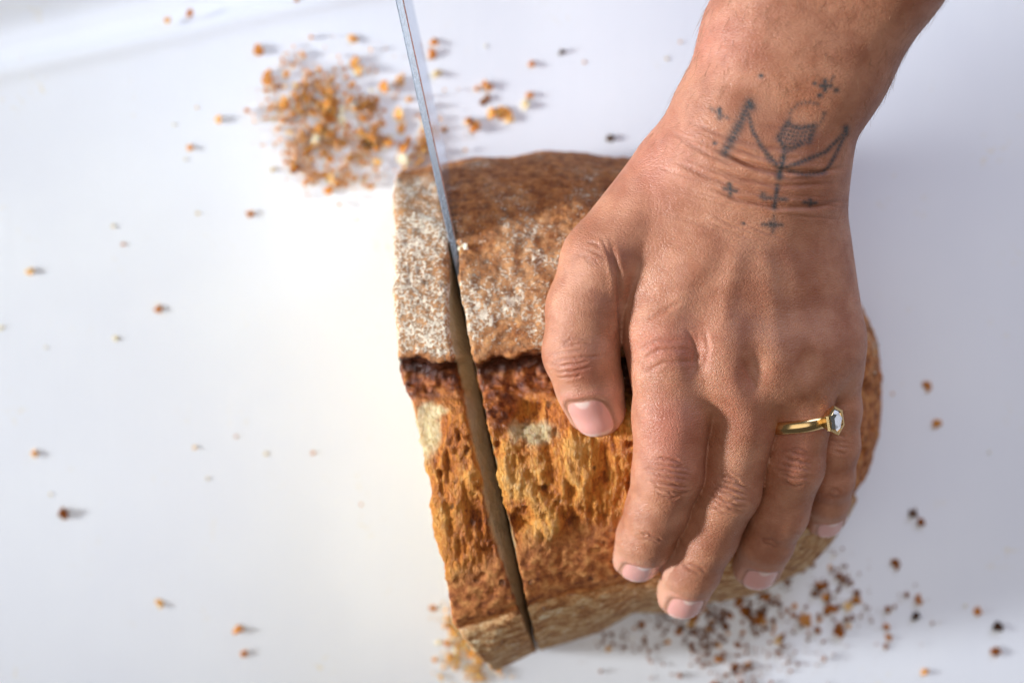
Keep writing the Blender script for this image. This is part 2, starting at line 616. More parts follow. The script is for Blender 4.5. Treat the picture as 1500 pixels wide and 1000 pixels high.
CUT = [(577, 200, 10), (580, 240, 25), (578, 300, 50), (577, 400, 67), (582, 520, 72), (600, 580, 66), (630, 690, 62), (648, 800, 50),
       (668, 890, 36), (690, 920, 28), (728, 970, 4), (740, 1000, 0)]
cutp = np.array([P(*c) for c in CUT])
cutp = cutp[np.argsort(cutp[:, 1])]
# knife plane: through these two points, upright
KA, KB = P(667, 375, 68), P(791, 936, 14)
kd = (KA - KB)[:2] / np.linalg.norm((KA - KB)[:2])     # towards the handle
kn = np.array([kd[1], -kd[0]])                         # to the loaf side (+x)
SPINE_Z0 = 64.0                                        # spine height at KA
SPINE_SLOPE = 0.36
K_LEN = float((KA - KB)[:2] @ kd)
BLADE_W = 42.0


def spine_z(s):
    return SPINE_Z0 + SPINE_SLOPE * s                  # s measured from KA towards the handle


def edge_z(s):
    u = np.clip((s + K_LEN + 4) / 62.0, 0, 1)
    return spine_z(s) - BLADE_W * np.sqrt(np.maximum(1 - (1 - u) ** 2.2, 0)) - 0.0


def loaf_body(p):
    dx, dy = p[:, 0] - LC[0], p[:, 1] - LC[1]
    R = np.interp(np.arctan2(dy, dx), th_f, R_f)
    z = p[:, 2]
    rho = np.hypot(dx, dy) / R
    und = 1 - 0.10 * np.clip((14 - z) / 14, 0, 1.3) ** 2
    rho = rho / und
    px, py = to_px(p)
    lip = np.interp(px, *zip(*LIP)) + 5 * vnoise(np.stack([px / 22, px * 0, px * 0], 1), 5)
    H = HT + 2.5 * sstep(30, -4, py - lip) - 6.5 * sstep(-2, 10, py - lip) * sstep(90, 30, py - lip)
    H = H - 7 * np.exp(-((px - 612) / 24) ** 2 - ((py - 630) / 42) ** 2)         # torn hollow at the cut
    H = H - 5 * np.exp(-((px - 770) / 26) ** 2 - ((py - 600) / 22) ** 2)
    H = H - 3.5 * np.exp(-((px - 770) / 24) ** 2 - ((py - 765) / 12) ** 2)
    cre = np.interp(px, *zip(*CREASE))
    f = (np.abs(rho) ** 2.5 + (np.maximum(z, 0) / H) ** 2.5) ** (1 / 2.5) - 1
    d = f * 70.0
    d = d + 1.3 * np.exp(-((py - cre - 5 * vnoise(np.stack([px / 40, px * 0, px * 0], 1), 8)) / 7.0) ** 2) * sstep(20, 40, np.hypot(dx, dy))
    d = d + 0.8 * sstep(10, -14, py - cre) * 0
    return d


def loaf_cut(p):
    xc = np.interp(p[:, 1], cutp[:, 1], cutp[:, 0])
    w = 1.2 * fbm(p * np.array([0, 0.09, 0.09]), 3, 31)
    return (xc + w - p[:, 0]) * 0.95


def slot(p):
    q = p[:, :2] - KA[:2]
    s = q @ kd
    x = q @ kn
    dep = p[:, 2] - edge_z(s)
    open_ = 5.2 * sstep(6, -26, s) * sstep(-K_LEN - 6, -K_LEN + 60, s) ** 0.7
    left = -1.5 - open_ * 1.1 * np.clip(1 + loaf_body(p) / 8.5, 0, 1.6)
    rt = 1.5 - 2.2 * sstep(1.0, 6.0, p[:, 2] - spine_z(s)) * sstep(4, -12, s)
    c = np.maximum(x - rt, left - x)
    c = np.maximum(c, -dep)
    c = np.maximum(c, -(s + K_LEN + 6))
    return c


def loaf(p):
    d = loaf_body(p)
    d = smax(d, loaf_cut(p), 1.2)
    d = np.maximum(d, -slot(p))
    return smax(d, 0.3 - p[:, 2], 1.5)


v, q = surface_nets(loaf, (-52, -122, -2), (140, 76, 86), 0.65)
body = loaf_body(v)
px, py = to_px(v)
nrm = vnormals(v, q)
lipn = np.interp(px, *zip(*LIP)) + 5 * vnoise(np.stack([px / 22, px * 0, px * 0], 1), 5)
cre = np.interp(px, *zip(*CREASE))
tl, tc_ = py - lipn, py - cre
wob = 9 * fbm(v * 0.12, 3, 3)
wob2 = 16 * fbm(v * 0.07, 3, 9)
crumb = sstep(1.0, 2.6, -body + 0.6 * fbm(v * 0.4, 2, 77))
rA = sstep(3, -3, tl)
rB = (1 - rA) * sstep(78 + 0, 46, tl + wob2 + wob - 42 * np.exp(-((px - 728) / 36) ** 2))
rD = sstep(-105, -50, tc_ + 1.6 * wob2) * sstep(4, -2, tc_) * (1 - rA)
rE = sstep(-1, 5, tc_)
rC = np.clip(1 - rA - rB - rD - rE, 0, 1) * 1.0
right = sstep(1180, 1260, px)
rC *= 1 - right
rD = np.maximum(rD, right * (1 - rE))
rB *= 1 - right
charr = (1 - rA) * sstep(40, 6, tl + 1.8 * wob2 + 2.0 * wob - 22 * np.exp(-((px - 725) / 30) ** 2)) * (1 - right) * 0.95
# pale torn patches: the two hollows
hol = np.exp(-((px - 622) / 24) ** 2 - ((py - 632) / 46) ** 2) + np.exp(-((px - 782) / 40) ** 2 - ((py - 634) / 24) ** 2 + 0) \
    + 0.8 * np.exp(-((px - 640) / 26) ** 2 - ((py - 600) / 9) ** 2)
slotw = sstep(1.2, 0.2, np.abs(slot(v))) * crumb * sstep(-30, -12, v[:, 2] - spine_z((v[:, :2] - KA[:2]) @ kd))
crumb_m = np.clip(np.maximum(crumb, sstep(0.35, 0.85, hol + 0.45 * fbm(v * 0.3, 4, 14))), 0, 1)
rB *= 1 - sstep(0.3, 0.6, hol)
# flour: thick on the front of the top crust, thin at the rear
fl = 0.32 + 0.28 * sstep(230, 500, py + 3 * wob) * sstep(1000, 780, px + 2 * wob2) + 0.24 * sstep(670, 640, px) * sstep(235, 270, py + wob)
fl = rA * np.clip(fl + 0.34 * fbm(v * 0.09, 4, 91), 0, 0.66)
fl *= 1 - 0.45 * sstep(16, 0, lipn - py)
fl = fl + rE * (0.34 + 0.3 * fbm(v * 0.08, 3, 95)) + rD * 0.06
# relief
n1 = fbm(v * 0.10, 4, 21)
n2 = fbm(v * 0.32, 4, 22)
n3 = fbm(v * 0.7, 3, 23)
fibr = fbm(np.stack([v[:, 0] * 0.5 + v[:, 1] * 0.06, v[:, 1] * 0.11, v[:, 2] * 0.1], 1), 4, 41)
ridge = 1 - np.abs(fibr) * 2.2
outer = 1 - crumb
fk = fbm(np.stack([v[:, 0] * 0.10, v[:, 1] * 0.05, v[:, 2] * 0.07], 1), 4, 43) * 5
flake = np.floor(fk) + sstep(0.3, 0.7, fk - np.floor(fk))
disp = outer * (rC * 0.4 * flake + 0.55 * n1 + rA * (0.6 * n2 + 0.35 * n3) + rB * (0.9 * n2 + 0.6 * n3)
                + rC * (0.8 * (ridge - 0.5) + 0.2 * n2 + 0.3 * n3) + rD * (0.5 * n2 + 0.25 * n3) + rE * (0.4 * n2 + 0.2 * n3))
pits = sstep(0.42, 0.62, vnoise(v * 0.22, 55) * 0.6 + vnoise(v * 0.45, 56) * 0.4)
disp -= outer * (rC * 1.1 + rD * 1.0 + rB * 0.9) * pits
disp += crumb * 0.5 * n2
keep = sstep(0.5, 3, v[:, 2])
inslot = sstep(0.9, 0.1, np.abs(slot(v)))
disp *= keep * (1 - 0.8 * inslot * crumb)
v2 = v + nrm * disp[:, None]
loaf_obj = link("bread_loaf", np_mesh("bread_loaf", v2, q, dict(reg_top=rA, reg_scorch=rB, reg_torn=rC, reg_smooth=rD, reg_side=rE, flour=fl,
                crumb=crumb_m, pressed=slotw, char=charr, relief=np.clip(0.5 + 0.35 * disp, 0, 1))), M_BREAD,
                label="crusty floured sourdough loaf with a torn golden crust, its end slice half cut", cat="bread")

# ------------------------------------------------------------------ the knife
knife = link("bread_knife", None, None, label="long steel kitchen knife cutting down through the loaf", cat="knife")
kv, kf = [], []
ss = np.concatenate([np.linspace(-K_LEN - 2, -K_LEN + 60, 36), np.linspace(-K_LEN + 64, 150, 50)])
for s in ss:
    c = KA[:2] + kd * s
    sz, ez = float(spine_z(s)), float(edge_z(np.array([s]))[0])
    half = 1.2 * float(np.clip((s + K_LEN + 2) / 50, 0.25, 1))
    bev = min(0.35, half * 0.4)
    prof = [(-half + bev, sz), (half - bev, sz), (half, sz - bev), (half * 0.75, sz - (sz - ez) * 0.6), (0.06, ez), (-0.06, ez),
            (-half * 0.75, sz - (sz - ez) * 0.6), (-half, sz - bev)]
    for x, z in prof:
        w = c + kn * (x + 0.075 * (sz - z))
        kv.append((w[0], w[1], z))
for i in range(len(ss) - 1):
    for k in range(8):
        a, b = i * 8 + k, i * 8 + (k + 1) % 8
        kf.append((a, b, b + 8, a + 8))
kf.append(tuple(range(7, -1, -1)))
kf.append(tuple(range((len(ss) - 1) * 8, len(ss) * 8)))
link("blade", poly_mesh("blade", kv, kf), M_STEEL, knife)
# bolster and handle, beyond the frame
def tube_section(s0, s1, w, h, drop, name, mat, seg=20, rows=10):
    vv, ff = [], []
    for i in range(rows):
        u = i / (rows - 1)
        s = s0 + (s1 - s0) * u
        c = KA[:2] + kd * s
        zc = float(spine_z(s)) - drop
        k = 1 - 0.25 * abs(2 * u - 1) ** 4
        for j in range(seg):
            a = 2 * math.pi * j / seg
            x = w * k * math.copysign(abs(math.cos(a)) ** 0.7, math.cos(a))
            z = h * k * math.copysign(abs(math.sin(a)) ** 0.7, math.sin(a))
            w_ = c + kn * x
            vv.append((w_[0], w_[1], zc + z))
    for i in range(rows - 1):
        for j in range(seg):
            a, b = i * seg + j, i * seg + (j + 1) % seg
            ff.append((a, b, b + seg, a + seg))
    ff.append(tuple(range(seg - 1, -1, -1)))
    ff.append(tuple(range((rows - 1) * seg, rows * seg)))
    link(name, poly_mesh(name, vv, ff, True), mat, knife)
tube_section(149, 160, 5, 12, 12, "bolster", M_STEEL)
tube_section(158, 275, 9.5, 13.5, 13, "handle", M_HANDLE)

# ------------------------------------------------------------------ the hand and forearm
FINGERS = {
    "index": [(985, 480, 86, 13), (985, 545, 87.5, 12), (984, 610, 87, 11.5), (979, 692, 84, 10.5), (962, 748, 78.5, 9.3), (947, 786, 72.5, 8.8), (935, 813, 64, 8.1)],
    "middle": [(1072, 480, 88, 12.5), (1085, 550, 88, 10.8), (1086, 620, 85.5, 10.0), (1067, 718, 81, 9.5), (1037, 785, 73, 9.0), (1014, 834, 67, 8.6), (1000, 868, 58.5, 8.1)],
    "ring": [(1148, 483, 85.5, 12), (1166, 545, 84.5, 10.2), (1173, 605, 82.5, 9.3), (1162, 682, 79, 9.1), (1141, 750, 71.5, 8.8), (1122, 794, 65, 8.3), (1109, 827, 56.5, 7.8)],
    "little": [(1205, 490, 80, 11), (1221, 550, 77.5, 8.2), (1226, 600, 74.5, 7.2), (1225, 652, 71, 6.9), (1218, 702, 66, 6.8), (1213, 732, 60, 6.6), (1209, 758, 52, 6.2)],
}
THUMB = [(992, 262, 84, 14.5), (888, 384, 84.5, 13.4), (858, 452, 85, 11.6), (851, 516, 84, 11.2), (863, 563, 81, 9.9), (874, 597, 77.5, 8.9)]
CH = {k: ([P(a, b, c) for a, b, c, _ in f], [r for *_, r in f]) for k, f in FINGERS.items()}
TC = ([P(a, b, c) for a, b, c, _ in THUMB], [r for *_, r in THUMB])


def chain(p, pts, rad, k=2.5):
    d = None
    for i in range(len(pts) - 1):
        e = rcone(p, pts[i], pts[i + 1], rad[i], rad[i + 1])
        d = e if d is None else smin(d, e, k)
    return d


PALM = [((1050, 250, 87, 12), (985, 480, 86, 12.6)), ((1092, 245, 89, 12.5), (1072, 480, 88, 12.3)), ((1126, 250, 88.5, 12.3), (1146, 483, 85.5, 11.6)),
        ((1158, 262, 84.5, 11.8), (1203, 490, 80, 10.6)), ((1010, 300, 83, 13), (970, 452, 81, 11.5)), ((1000, 320, 76, 11), (965, 430, 74, 9)),
        ((1168, 300, 75, 11), (1196, 430, 72, 9.5)),
        ((1000, 545, 85, 10), (1078, 552, 86.5, 10)), ((1078, 552, 86.5, 10), (1160, 540, 83.5, 9.5)), ((1160, 540, 83.5, 9.5), (1204, 520, 79.5, 9))]
PALM = [(P(*a[:3]), P(*b[:3]), a[3], b[3]) for a, b in PALM]
ARM = []
for off in (-44, 44):
    st = []
    for (cx, cy, z, r) in ((1092, 238, 90, 16.2), (1108, 205, 91, 17.2), (1166, 74, 98, 18.6), (1252, -80, 108, 20.0), (1500, -520, 150, 27)):
        st.append((P(cx + 0.866 * off, cy + 0.5 * off, z + (0 if off < 0 else -1)), r))
    ARM.append(st)


def palm_sdf(p):
    d = None
    for a, b, r1, r2 in PALM:
        e = rcone(p, a, b, r1, r2)
        d = e if d is None else smin(d, e, 14)
    arm = None
    for st in ARM:
        c = chain(p, [s[0] for s in st], [s[1] for s in st], 6)
        arm = c if arm is None else smin(arm, c, 10)
    d = smin(d, arm, 11)
    return smin(d, rcone(p, TC[0][0], P(898, 376, 83), 14.0, 12.2), 9)


def hand(p):
    pal = palm_sdf(p)
    d = smin(pal, chain(p, *TC), 1.2)
    for k in CH:
        c = chain(p, *CH[k])
        d = smin(d, smin(pal, c, 4.0), 0.35)
    return d


v, q = surface_nets(hand, (-12, -110, 36), (205, 190, 160), 0.85)
v, q = subdivide(v, q)
v = project(hand, v, 2)
nrm = vnormals(v, q)
px, py = to_px(v)
top = sstep(0.0, 0.35, nrm[:, 2])
disp = np.zeros(len(v))
crease = np.zeros(len(v))


def seg_dist(pl):
    """distance (photograph px) from the vertices to a polyline drawn on the skin, with the run along it"""
    best = np.full(len(v), 1e9)
    tt = np.zeros(len(v))
    pl = np.array(pl, float)
    L = np.r_[0, np.cumsum(np.hypot(*(pl[1:] - pl[:-1]).T))]
    for i in range(len(pl) - 1):
        a, b = pl[i], pl[i + 1]
        ab = b - a
        t_ = np.clip(((px - a[0]) * ab[0] + (py - a[1]) * ab[1]) / (ab @ ab), 0, 1)
        d_ = np.hypot(px - a[0] - t_ * ab[0], py - a[1] - t_ * ab[1])
        m = d_ < best
        best[m] = d_[m]
        tt[m] = (L[i] + t_[m] * (L[i + 1] - L[i])) / L[-1]
    return best, tt


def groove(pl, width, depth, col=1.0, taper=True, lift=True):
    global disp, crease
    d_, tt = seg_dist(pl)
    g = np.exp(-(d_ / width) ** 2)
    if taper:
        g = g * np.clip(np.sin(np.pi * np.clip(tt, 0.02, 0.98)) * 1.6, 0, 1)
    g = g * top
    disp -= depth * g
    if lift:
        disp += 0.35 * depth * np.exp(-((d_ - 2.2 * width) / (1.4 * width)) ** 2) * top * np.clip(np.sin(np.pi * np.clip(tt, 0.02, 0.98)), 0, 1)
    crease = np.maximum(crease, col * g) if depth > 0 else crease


def bump_at(x, y, rx, ry, amt, ang=0.0):
    global disp
    c_, s_ = math.cos(ang), math.sin(ang)
    u = (px - x) * c_ + (py - y) * s_
    w = -(px - x) * s_ + (py - y) * c_
    disp += amt * np.exp(-(u / rx) ** 2 - (w / ry) ** 2) * top


# knuckles, hollows between them, tendons
for a in ((962, 505, 32, 36, 1.0), (1058, 495, 32, 38, 1.0), (1140, 502, 30, 36, 0.7), (1200, 505, 24, 30, 0.5),
          (1020, 525, 16, 32, -1.7), (1104, 548, 20, 34, -2.6), (1184, 534, 14, 28, -1.6), (1100, 450, 24, 60, -0.3), (1022, 450, 20, 50, -0.3)):
    bump_at(*a)
for pl, w, a in (([(1085, 345), (1068, 420), (1055, 490)], 15, 0.6), ([(1060, 340), (1005, 420), (968, 495)], 16, 0.4),
                 ([(1118, 350), (1130, 430), (1142, 495)], 14, 0.3), ([(1150, 355), (1180, 430), (1200, 490)], 14, 0.25)):
    d_, tt = seg_dist(pl)
    disp += a * np.exp(-(d_ / w) ** 2) * top * np.clip(np.sin(np.pi * np.clip(tt, 0.02, 0.98)) * 1.5, 0, 1)

rnd = random.Random(11)


def knuckle(cx, cy, ax, half, n, step, depth, bow=6):
    """transverse folds over a finger joint; ax = finger direction in the picture"""
    a = np.array(ax, float)
    a /= np.linalg.norm(a)
    b = np.array([-a[1], a[0]])
    for i in range(n):
        u = (i - (n - 1) / 2) * step + rnd.uniform(-2, 2)
        wdt = half * (1 - 0.55 * (abs(i - (n - 1) / 2) / (n / 2)) ** 2) * rnd.uniform(0.75, 1.05)
        sh = rnd.uniform(-0.2, 0.2) * half
        bw = bow * (u / (n * step / 2 + 1e-6)) + rnd.uniform(-1.5, 1.5)
        pl = []
        for k in range(9):
            t_ = -1 + k / 4
            pos = np.array([cx, cy]) + a * (u - bw * t_ * t_ + rnd.uniform(-1.3, 1.3)) + b * (t_ * wdt + sh)
            pl.append(pos)
        groove(pl, 2.0, depth * rnd.uniform(0.6, 1.1), 0.6)
        # short branching wrinkles
        if rnd.random() < 0.7:
            c0 = np.array(pl[rnd.randrange(2, 6)])
            groove([c0, c0 + b * rnd.uniform(10, 20) + a * rnd.uniform(-8, 8)], 1.5, depth * 0.5, 0.4)


knuckle(982, 700, (-0.18, 1), 40, 7, 9, 0.42)
knuckle(1066, 724, (-0.35, 1), 36, 7, 9, 0.42)
knuckle(1164, 682, (-0.2, 1), 33, 7, 9, 0.36)
knuckle(1232, 650, (-0.15, 1), 18, 4, 9, 0.2)
knuckle(950, 787, (-0.35, 1), 26, 2, 9, 0.3)
knuckle(1017, 833, (-0.5, 1), 25, 2, 9, 0.3)
knuckle(1127, 794, (-0.4, 1), 22, 2, 9, 0.3)
knuckle(1222, 722, (-0.3, 1), 14, 2, 8, 0.2)
knuckle(838, 524, (0.12, 1), 40, 7, 9, 0.32)
knuckle(868, 372, (-0.5, 1), 22, 4, 10, 0.2)
# folds around the index knuckle and between knuckles
for pl in ([(935, 515), (965, 498), (1000, 500)], [(938, 530), (968, 512), (1010, 512)], [(940, 548), (975, 530), (1020, 530)], [(1005, 480), (1018, 510), (1020, 545)],
           [(1032, 480), (1038, 510), (1030, 545)], [(945, 470), (975, 455), (1000, 440)], [(1085, 520), (1100, 550), (1112, 575)]):
    groove(pl, 3.0, 0.3, 0.3)
# wrist folds
for pl, dpt in (([(1040, 215), (1090, 238), (1140, 250), (1200, 253), (1238, 245)], 0.95), ([(1030, 240), (1090, 263), (1150, 272), (1232, 268)], 0.35),
                ([(1030, 270), (1080, 292), (1140, 303), (1200, 303), (1236, 294)], 0.55), ([(990, 200), (1040, 228), (1090, 248)], 0.3),
                ([(1000, 175), (1060, 200), (1120, 215), (1190, 222)], 0.22), ([(985, 235), (1040, 262), (1090, 280)], 0.28), ([(1060, 228), (1110, 248), (1160, 262), (1220, 260)], 0.3)):
    groove(pl, 3.4, dpt * 1.2, 0.8)
for k in range(26):       # finer parallel folds across the wrist
    x0, y0 = rnd.uniform(950, 1150), rnd.uniform(160, 330)
    L = rnd.uniform(40, 110)
    sl = rnd.uniform(0.3, 0.5) * (1 if x0 < 1090 else 0.25)
    groove([(x0, y0), (x0 + L / 2, y0 + sl * L / 2 + rnd.uniform(-2, 2)), (x0 + L, y0 + sl * L * 0.85)], 1.8, 0.16, 0.3)
# crease beside the thumb
groove([(893, 352), (905, 400), (908, 450), (912, 500)], 4.0, 0.8, 0.7)
groove([(880, 345), (893, 375), (900, 410)], 2.2, 0.25, 0.4)
disp += 0.08 * fbm(v * 0.16, 3, 61) * top

# nails
nail = np.zeros(len(v))
ntip = np.zeros(len(v))
red = np.zeros(len(v))
pale = np.zeros(len(v))


def add_nail(a0, a1, r, n_hint, half_w, back, front, lift=0.0):
    global disp, nail, ntip, red, pale, crease
    a = (a1 - a0) / np.linalg.norm(a1 - a0)
    n_ = np.array(n_hint, float)
    n_ -= (n_ @ a) * a
    n_ /= np.linalg.norm(n_)
    b = np.cross(a, n_)
    w = v - a1
    u, s_, h_ = w @ a, w @ b, w @ n_
    near = (np.abs(u) < 22) & (h_ > r * 0.15) & (np.abs(s_) < r * 1.4) & (np.linalg.norm(w - np.outer(u, a), axis=1) < r * 1.45)
    um = (u - (front - back) / 2) / ((front + back) / 2)
    se = (np.abs(s_ / half_w) ** 3.6 + np.abs(um) ** (3.2)) ** (1 / 3.4)
    m = sstep(1.03, 0.93, se) * near
    edge = np.exp(-((se - 1.05) / 0.08) ** 2) * near
    fold = np.exp(-((se - 1.28) / 0.16) ** 2) * near * (um < 0.75)
    disp -= 0.42 * edge * (um < 0.9)
    disp += 0.28 * fold - 0.15 * m + 0.30 * m * sstep(0.3, 1.0, um)
    nail = np.maximum(nail, m)
    ntip = np.maximum(ntip, m * 0.6 * sstep(0.66, 0.86, um + 0.1 * (s_ / half_w) ** 2))
    ntip = np.maximum(ntip, m * 0.55 * sstep(0.5, 0.3, np.hypot((um + 1.05) * 1.0, s_ / half_w)))
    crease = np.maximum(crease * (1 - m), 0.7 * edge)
    t_ = sstep(-16, -2, u) * (np.linalg.norm(w - np.outer(u, a), axis=1) < r * 1.5) * (np.abs(u) < 24)
    pale = np.maximum(pale, t_ * 0.7 * (1 - m))
    red = np.maximum(red, fold * 0.6)


for k, hw, bk, ft, hint in (("index", 5.5, 7.0, 4.6, (0.14, 0, 1)), ("middle", 5.4, 7.0, 4.6, (0.14, 0, 1)), ("ring", 5.2, 7.0, 4.4, (0.12, 0, 1)), ("little", 4.3, 6.0, 3.6, (0.10, 0, 1))):
    pts, rad = CH[k]
    add_nail(pts[-2], pts[-1], rad[-1], hint, hw, bk, ft)
add_nail(TC[0][-2], TC[0][-1], TC[1][-1], (-0.38, -0.1, 1), 6.3, 8.5, 6.4)
for (x, y, rx, ry, a) in ((985, 640, 40, 60, 0.7), (905, 600, 14, 40, 0.9), (985, 505, 60, 30, 0.5), (1040, 60, 80, 60, 0.4), (960, 230, 60, 80, 0.35), (1085, 835, 12, 16, 0.7), (1165, 640, 40, 40, 0.35),
                          (850, 540, 30, 25, 0.4), (1080, 580, 30, 50, 0.3)):
    red = np.maximum(red, a * np.exp(-((px - x) / rx) ** 2 - ((py - y) / ry) ** 2))

# tattoo: dotted line work across the back of the wrist
tat = np.zeros(len(v))


def ink(pl, w, a=1.0, dots=0.0):
    global tat
    d_, tt = seg_dist(pl)
    L = sum(math.dist(pl[i], pl[i + 1]) for i in range(len(pl) - 1))
    g = np.exp(-(d_ / (w * 1.35)) ** 2.0) * min(1.0, a * 1.35)
    if dots:
        g *= 1 - dots * (0.5 + 0.5 * np.cos(2 * np.pi * tt * L / 6.0))
    tat = np.maximum(tat, g * sstep(-0.1, 0.2, nrm[:, 2]))


def ipt(x, y):        # detail crop (4x, origin 1030,100) to photograph
    return (1030 + x / 4, 100 + y / 4)


I = lambda *pts: [ipt(*p_) for p_ in pts]
ink(I((265, 220), (210, 335), (130, 490)), 6.4, 0.85, 0.3)
ink(I((270, 205), (280, 225)), 6, 0.9)
ink(I((262, 260), (290, 370), (350, 470), (445, 585)), 3.0, 0.8, 0.35)
ink(I((300, 390), (390, 545), (445, 590)), 2.4, 0.6, 0.4)
ink(I((455, 590), (560, 555), (720, 490), (835, 375)), 3.0, 0.85, 0.3)
ink(I((838, 350), (835, 385)), 4, 0.85)
ink(I((825, 400), (780, 500), (715, 610)), 2.6, 0.8, 0.3)
ink(I((500, 600), (600, 625), (715, 615)), 2.6, 0.6, 0.3)
ink(I((470, 520), (455, 590), (445, 640)), 4.0, 0.9)
ink(I((500, 310), (440, 410), (480, 460), (470, 520)), 3.6, 0.85, 0.3)
ink(I((500, 315), (520, 340), (580, 350), (655, 335)), 3.4, 0.8, 0.3)
ink(I((655, 335), (620, 430)), 4.0, 0.8, 0.3)
for x0 in (470, 495, 520, 545, 570, 595, 620):     # hatched heart of the motif
    f_ = (x0 - 470) / 150
    ink(I((505 + 130 * f_, 330 + 15 * math.sin(f_ * 3)), (455 + 165 * f_, 425 + 10 * (1 - f_)), (480 + 60 * f_, 495 - 30 * f_)), 2.6, 0.75, 0.5)
ink(I((510, 300), (510, 250), (560, 210), (620, 198), (670, 210)), 2.4, 0.5, 0.6)
ink(I((710, 260), (700, 300), (665, 345)), 2.4, 0.5, 0.6)
ink(I((715, 75), (715, 130)), 3.0, 0.9)
ink(I((690, 105), (745, 105)), 3.0, 0.9)
ink(I((740, 85), (765, 50)), 1.8, 0.5)
for (x, y, w) in ((655, 90, 2.2), (780, 130, 3.0), (685, 160, 3.0), (340, 45, 2.4), (712, 262, 1.8), (70, 440, 2.2), (237, 910, 1.8)):
    ink(I((x - 3, y), (x + 3, y)), w, 0.75)
ink(I((45, 235), (95, 270), (150, 295)), 2.4, 0.55, 0.4)
ink(I((95, 240), (98, 290)), 3.0, 0.8)
ink(I((155, 680), (160, 740)), 3.0, 0.75)
ink(I((125, 705), (195, 720)), 2.6, 0.6)
ink(I((435, 690), (425, 760), (418, 815)), 3.0, 0.7)
ink(I((340, 752), (420, 765), (485, 768)), 2.6, 0.6)
ink(I((350, 742), (362, 760)), 4.0, 0.6)
ink(I((590, 785), (660, 790)), 2.4, 0.7)
ink(I((625, 775), (632, 800)), 3.0, 0.85)
ink(I((415, 865), (408, 960)), 2.4, 0.5)
ink(I((350, 915), (460, 918)), 2.6, 0.6)
ink(I((395, 915), (420, 918)), 4.6, 0.7)

v2 = v + nrm * disp[:, None]
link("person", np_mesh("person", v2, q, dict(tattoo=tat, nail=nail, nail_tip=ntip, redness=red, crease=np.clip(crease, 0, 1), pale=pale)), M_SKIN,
     label="bare hand and forearm with a dotted wrist tattoo, fingers gripping the loaf", cat="person")

# fine hairs on the forearm
hv, hf = [], []
cand = np.nonzero((py < 235) & (py > -60) & (nrm[:, 2] > -0.15))[0]
w_ = np.where(py[cand] < 140, 1.0, 0.5) * np.where(nrm[cand, 2] < 0.35, 1.6, 1.0)
pick = rng.choice(cand, 380, replace=False, p=w_ / w_.sum())
adir = np.array([-0.5, -0.86, 0.0])
for k in pick:
    p0, n0 = v2[k], nrm[k]
    d = adir + 0.35 * rng.normal(size=3) + np.array([0.35, 0.1, 0]) * (px[k] > 1150)
    d = d - (d @ n0) * n0
    d /= np.linalg.norm(d)
    side = np.cross(d, n0)
    L = rng.uniform(3.0, 6.5)
    lift, bend = rng.uniform(0.12, 0.4), rng.uniform(-0.25, 0.25)
    base = len(hv)
    for i in range(5):
        u = i / 4
        c = p0 + d * L * u + n0 * (L * lift * (u - 0.55 * u * u) + 0.02) + side * bend * L * u * u
        r = 0.045 * (1 - 0.8 * u)
        for a in (0, 2.09, 4.19):
            hv.append(c + r * (math.cos(a) * n0 + math.sin(a) * side))
    for i in range(4):
        for j in range(3):
            a, b = base + i * 3 + j, base + i * 3 + (j + 1) % 3
            hf.append((a, b, b + 3, a + 3))
link("arm_hair", poly_mesh("arm_hair", hv, hf, True), M_HAIR, bpy.data.objects["person"], kind="stuff")

# ------------------------------------------------------------------ the ring
ring = link("gold_ring", None, None, label="gold ring with a clear hexagonal stone worn on the ring finger", cat="ring")
rc = P(1169, 616, 82.6)
ra = np.array([0.16, -0.96, -0.12])
ra /= np.linalg.norm(ra)
rd = np.array([0.74, 0.0, 0.70])
rd -= (rd @ ra) * ra
rd /= np.linalg.norm(rd)
rs = np.cross(ra, rd)
bvv, bff = [], []
SEG, PR = 72, [(-1.9, -0.1), (-1.8, 0.8), (-1.1, 1.1), (-0.1, 1.5), (0.1, 1.5), (1.1, 1.1), (1.8, 0.8), (1.9, -0.1), (0, -0.35)]
RB = 9.5
for i in range(SEG):
    a = 2 * math.pi * i / SEG
    rad_ = math.cos(a) * rd + math.sin(a) * rs
    for (u, h_) in PR:
        bvv.append(rc + rad_ * (RB + h_) + ra * u)
m = len(PR)
for i in range(SEG):
    for j in range(m):
        a, b = i * m + j, i * m + (j + 1) % m
        c, d = ((i + 1) % SEG) * m + (j + 1) % m, ((i + 1) % SEG) * m + j
        bff.append((a, d, c, b))
link("band", poly_mesh("band", bvv, bff, True), M_GOLD, ring)
bo = rc + rd * (RB - 0.2)


def hexring(R, z, off=0.0):
    # a corner points along the finger
    R *= 0.9
    return [bo + rd * z + R * (math.cos(math.radians(60 * k + off)) * ra + math.sin(math.radians(60 * k + off)) * rs) for k in range(6)]


